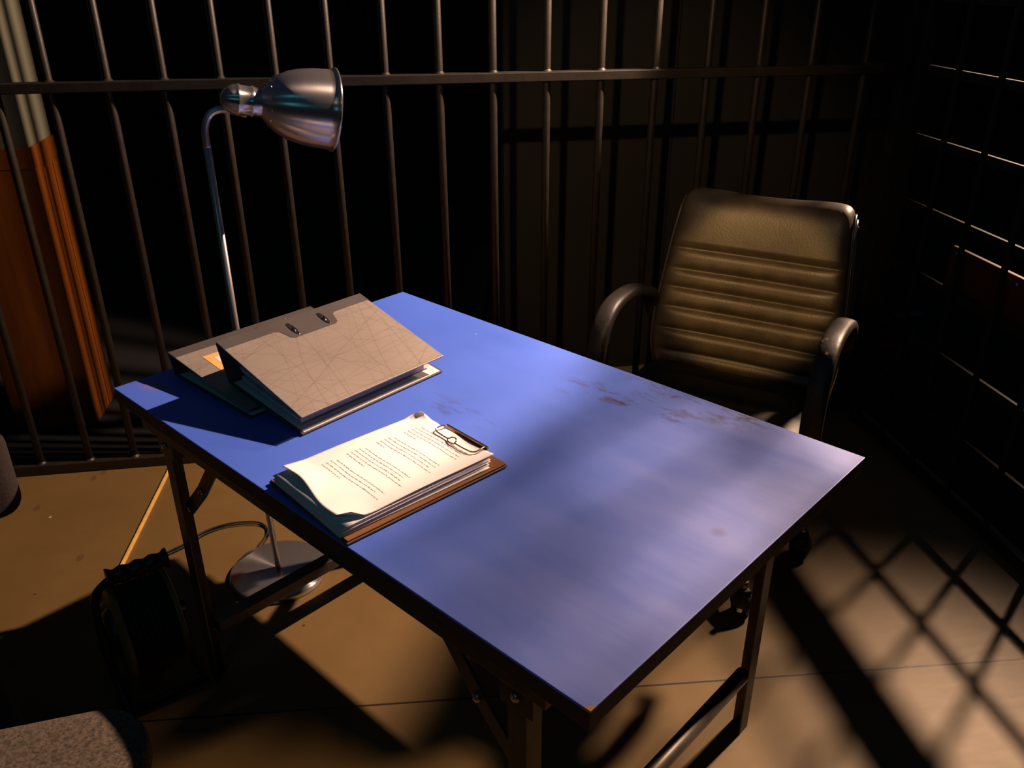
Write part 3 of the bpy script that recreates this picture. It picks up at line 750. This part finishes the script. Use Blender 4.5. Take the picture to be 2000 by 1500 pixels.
# brown padded armchair just inside the left frame edge
bc = empty('padded_armchair', (-.968, 1.235, 0), .6, 'brown padded armchair cut off by the left frame edge', 'armchair')
def pill(c, d, r, name, mat, par):
    bm = bmesh.new(); bmesh.ops.create_cube(bm, size=1)
    for v in bm.verts: v.co = Vector((v.co.x * d[0], v.co.y * d[1], v.co.z * d[2])) + Vector(c)
    bmesh.ops.bevel(bm, geom=bm.edges[:], offset=r, segments=5, affect='EDGES', profile=.5)
    me = bpy.data.meshes.new(name); bm.to_mesh(me); bm.free()
    for p in me.polygons: p.use_smooth = True
    o = bpy.data.objects.new(name, me); COL.objects.link(o); me.materials.append(mat); o.parent = par; return o
pill((.08, .235, .63), (.60, .085, .20), .042, 'backrest', M['brown_fabric'], bc)
pill((0, 0, .335), (.44, .40, .11), .05, 'seat', M['brown_fabric'], bc)
for sx in (-1, 1):
    MB().tube([(sx * .15, .14, .31), (sx * .16 + .03, .235, .45), (sx * .16 + .05, .240, .60)], .011, 12).build('back_support', M['steel_leg'], bc)
    for sy in (-1, 1): MB().tube([(sx * .15, sy * .14, .30), (sx * .17, sy * .16, 0.0)], .012, 12).build('leg', M['steel_leg'], bc)

# ------------------------------------------------------------------ camera
F = Vector((.13614, .88604, -.44314)); 
pitch = .4585; roll = -.0044; yaw = math.atan2(.13614, .88604)
cam = bpy.data.cameras.new('camera'); co = bpy.data.objects.new('camera', cam); COL.objects.link(co)
CAMF, CAMR, CAMU = CAMVECS = None, None, None
def setcam():
    f = Vector((0, math.cos(pitch), -math.sin(pitch))); u = Vector((0, math.sin(pitch), math.cos(pitch))); x = Vector((1, 0, 0))
    c, s_ = math.cos(roll), math.sin(roll); r_ = c * x + s_ * u; u_ = -s_ * x + c * u
    RZ = Matrix.Rotation(-.152, 3, 'Z')
    r_, u_, f = RZ @ r_, RZ @ u_, RZ @ f
    m_ = Matrix((r_, u_, -f)).transposed().to_4x4(); m_.translation = Vector((0, 0, 1.5558)); return m_
co.matrix_world = setcam()
cam.sensor_width = 36; cam.lens = 30.09; cam.clip_start = .02
S.camera = co

# ------------------------------------------------------------------ lights
def spot(name, loc, tgt, power, col, cone, blend, size):
    l = bpy.data.lights.new(name, 'SPOT'); l.energy = power; l.color = col; l.spot_size = math.radians(cone); l.spot_blend = blend; l.shadow_soft_size = size
    o = bpy.data.objects.new(name, l); COL.objects.link(o); o.location = loc
    o.rotation_euler = (Vector(tgt) - Vector(loc)).to_track_quat('-Z', 'Y').to_euler(); return o
WARM = (1.0, .60, .33)
spot('stage_lamp', (4.15, 3.75, 3.1), (.44, .72, .30), 2600, (1, .65, .43), 26, .85, .14)
spot('corner_lamp', (1.6, 2.40, 2.3), (-.85, 2.24, 1.0), 550, (1, .66, .49), 64, .26, .022)
spot('front_lamp', (-.45, -.35, 2.75), (1.0, 3.1, .75), 140, (1, .62, .28), 26, .8, .03)
spot('chair_patch_spot', (-.55, -.25, 2.70), (.985, 2.11, .75), 330, (1, .54, .18), 8.2, .35, .03)  # added narrow spot, cone shaped to the patch of front light on the backrest
for gl, gt, ge in (((-1.15, -.8, 2.1), (-.3, 1.8, .7), .9), ((-.9, .1, 3.0), (-.3, 1.9, 1.1), .45)):
    l = bpy.data.lights.new('monitor_glow', 'AREA'); l.energy = ge; l.color = (.12, .75, .9); l.shape = 'RECTANGLE'; l.size = .03; l.size_y = .20
    o = bpy.data.objects.new('monitor_glow', l); COL.objects.link(o); o.location = gl
    o.rotation_euler = (Vector(gt) - Vector(gl)).to_track_quat('-Z', 'Y').to_euler()
w = bpy.data.worlds.new('World'); S.world = w; w.use_nodes = True
w.node_tree.nodes['Background'].inputs[0].default_value = (.26, .47, 1, 1); w.node_tree.nodes['Background'].inputs[1].default_value = .028

S.view_settings.view_transform = 'Standard'; S.view_settings.look = 'None'; S.view_settings.exposure = 0; S.view_settings.gamma = 1
S.view_settings.use_curve_mapping = False
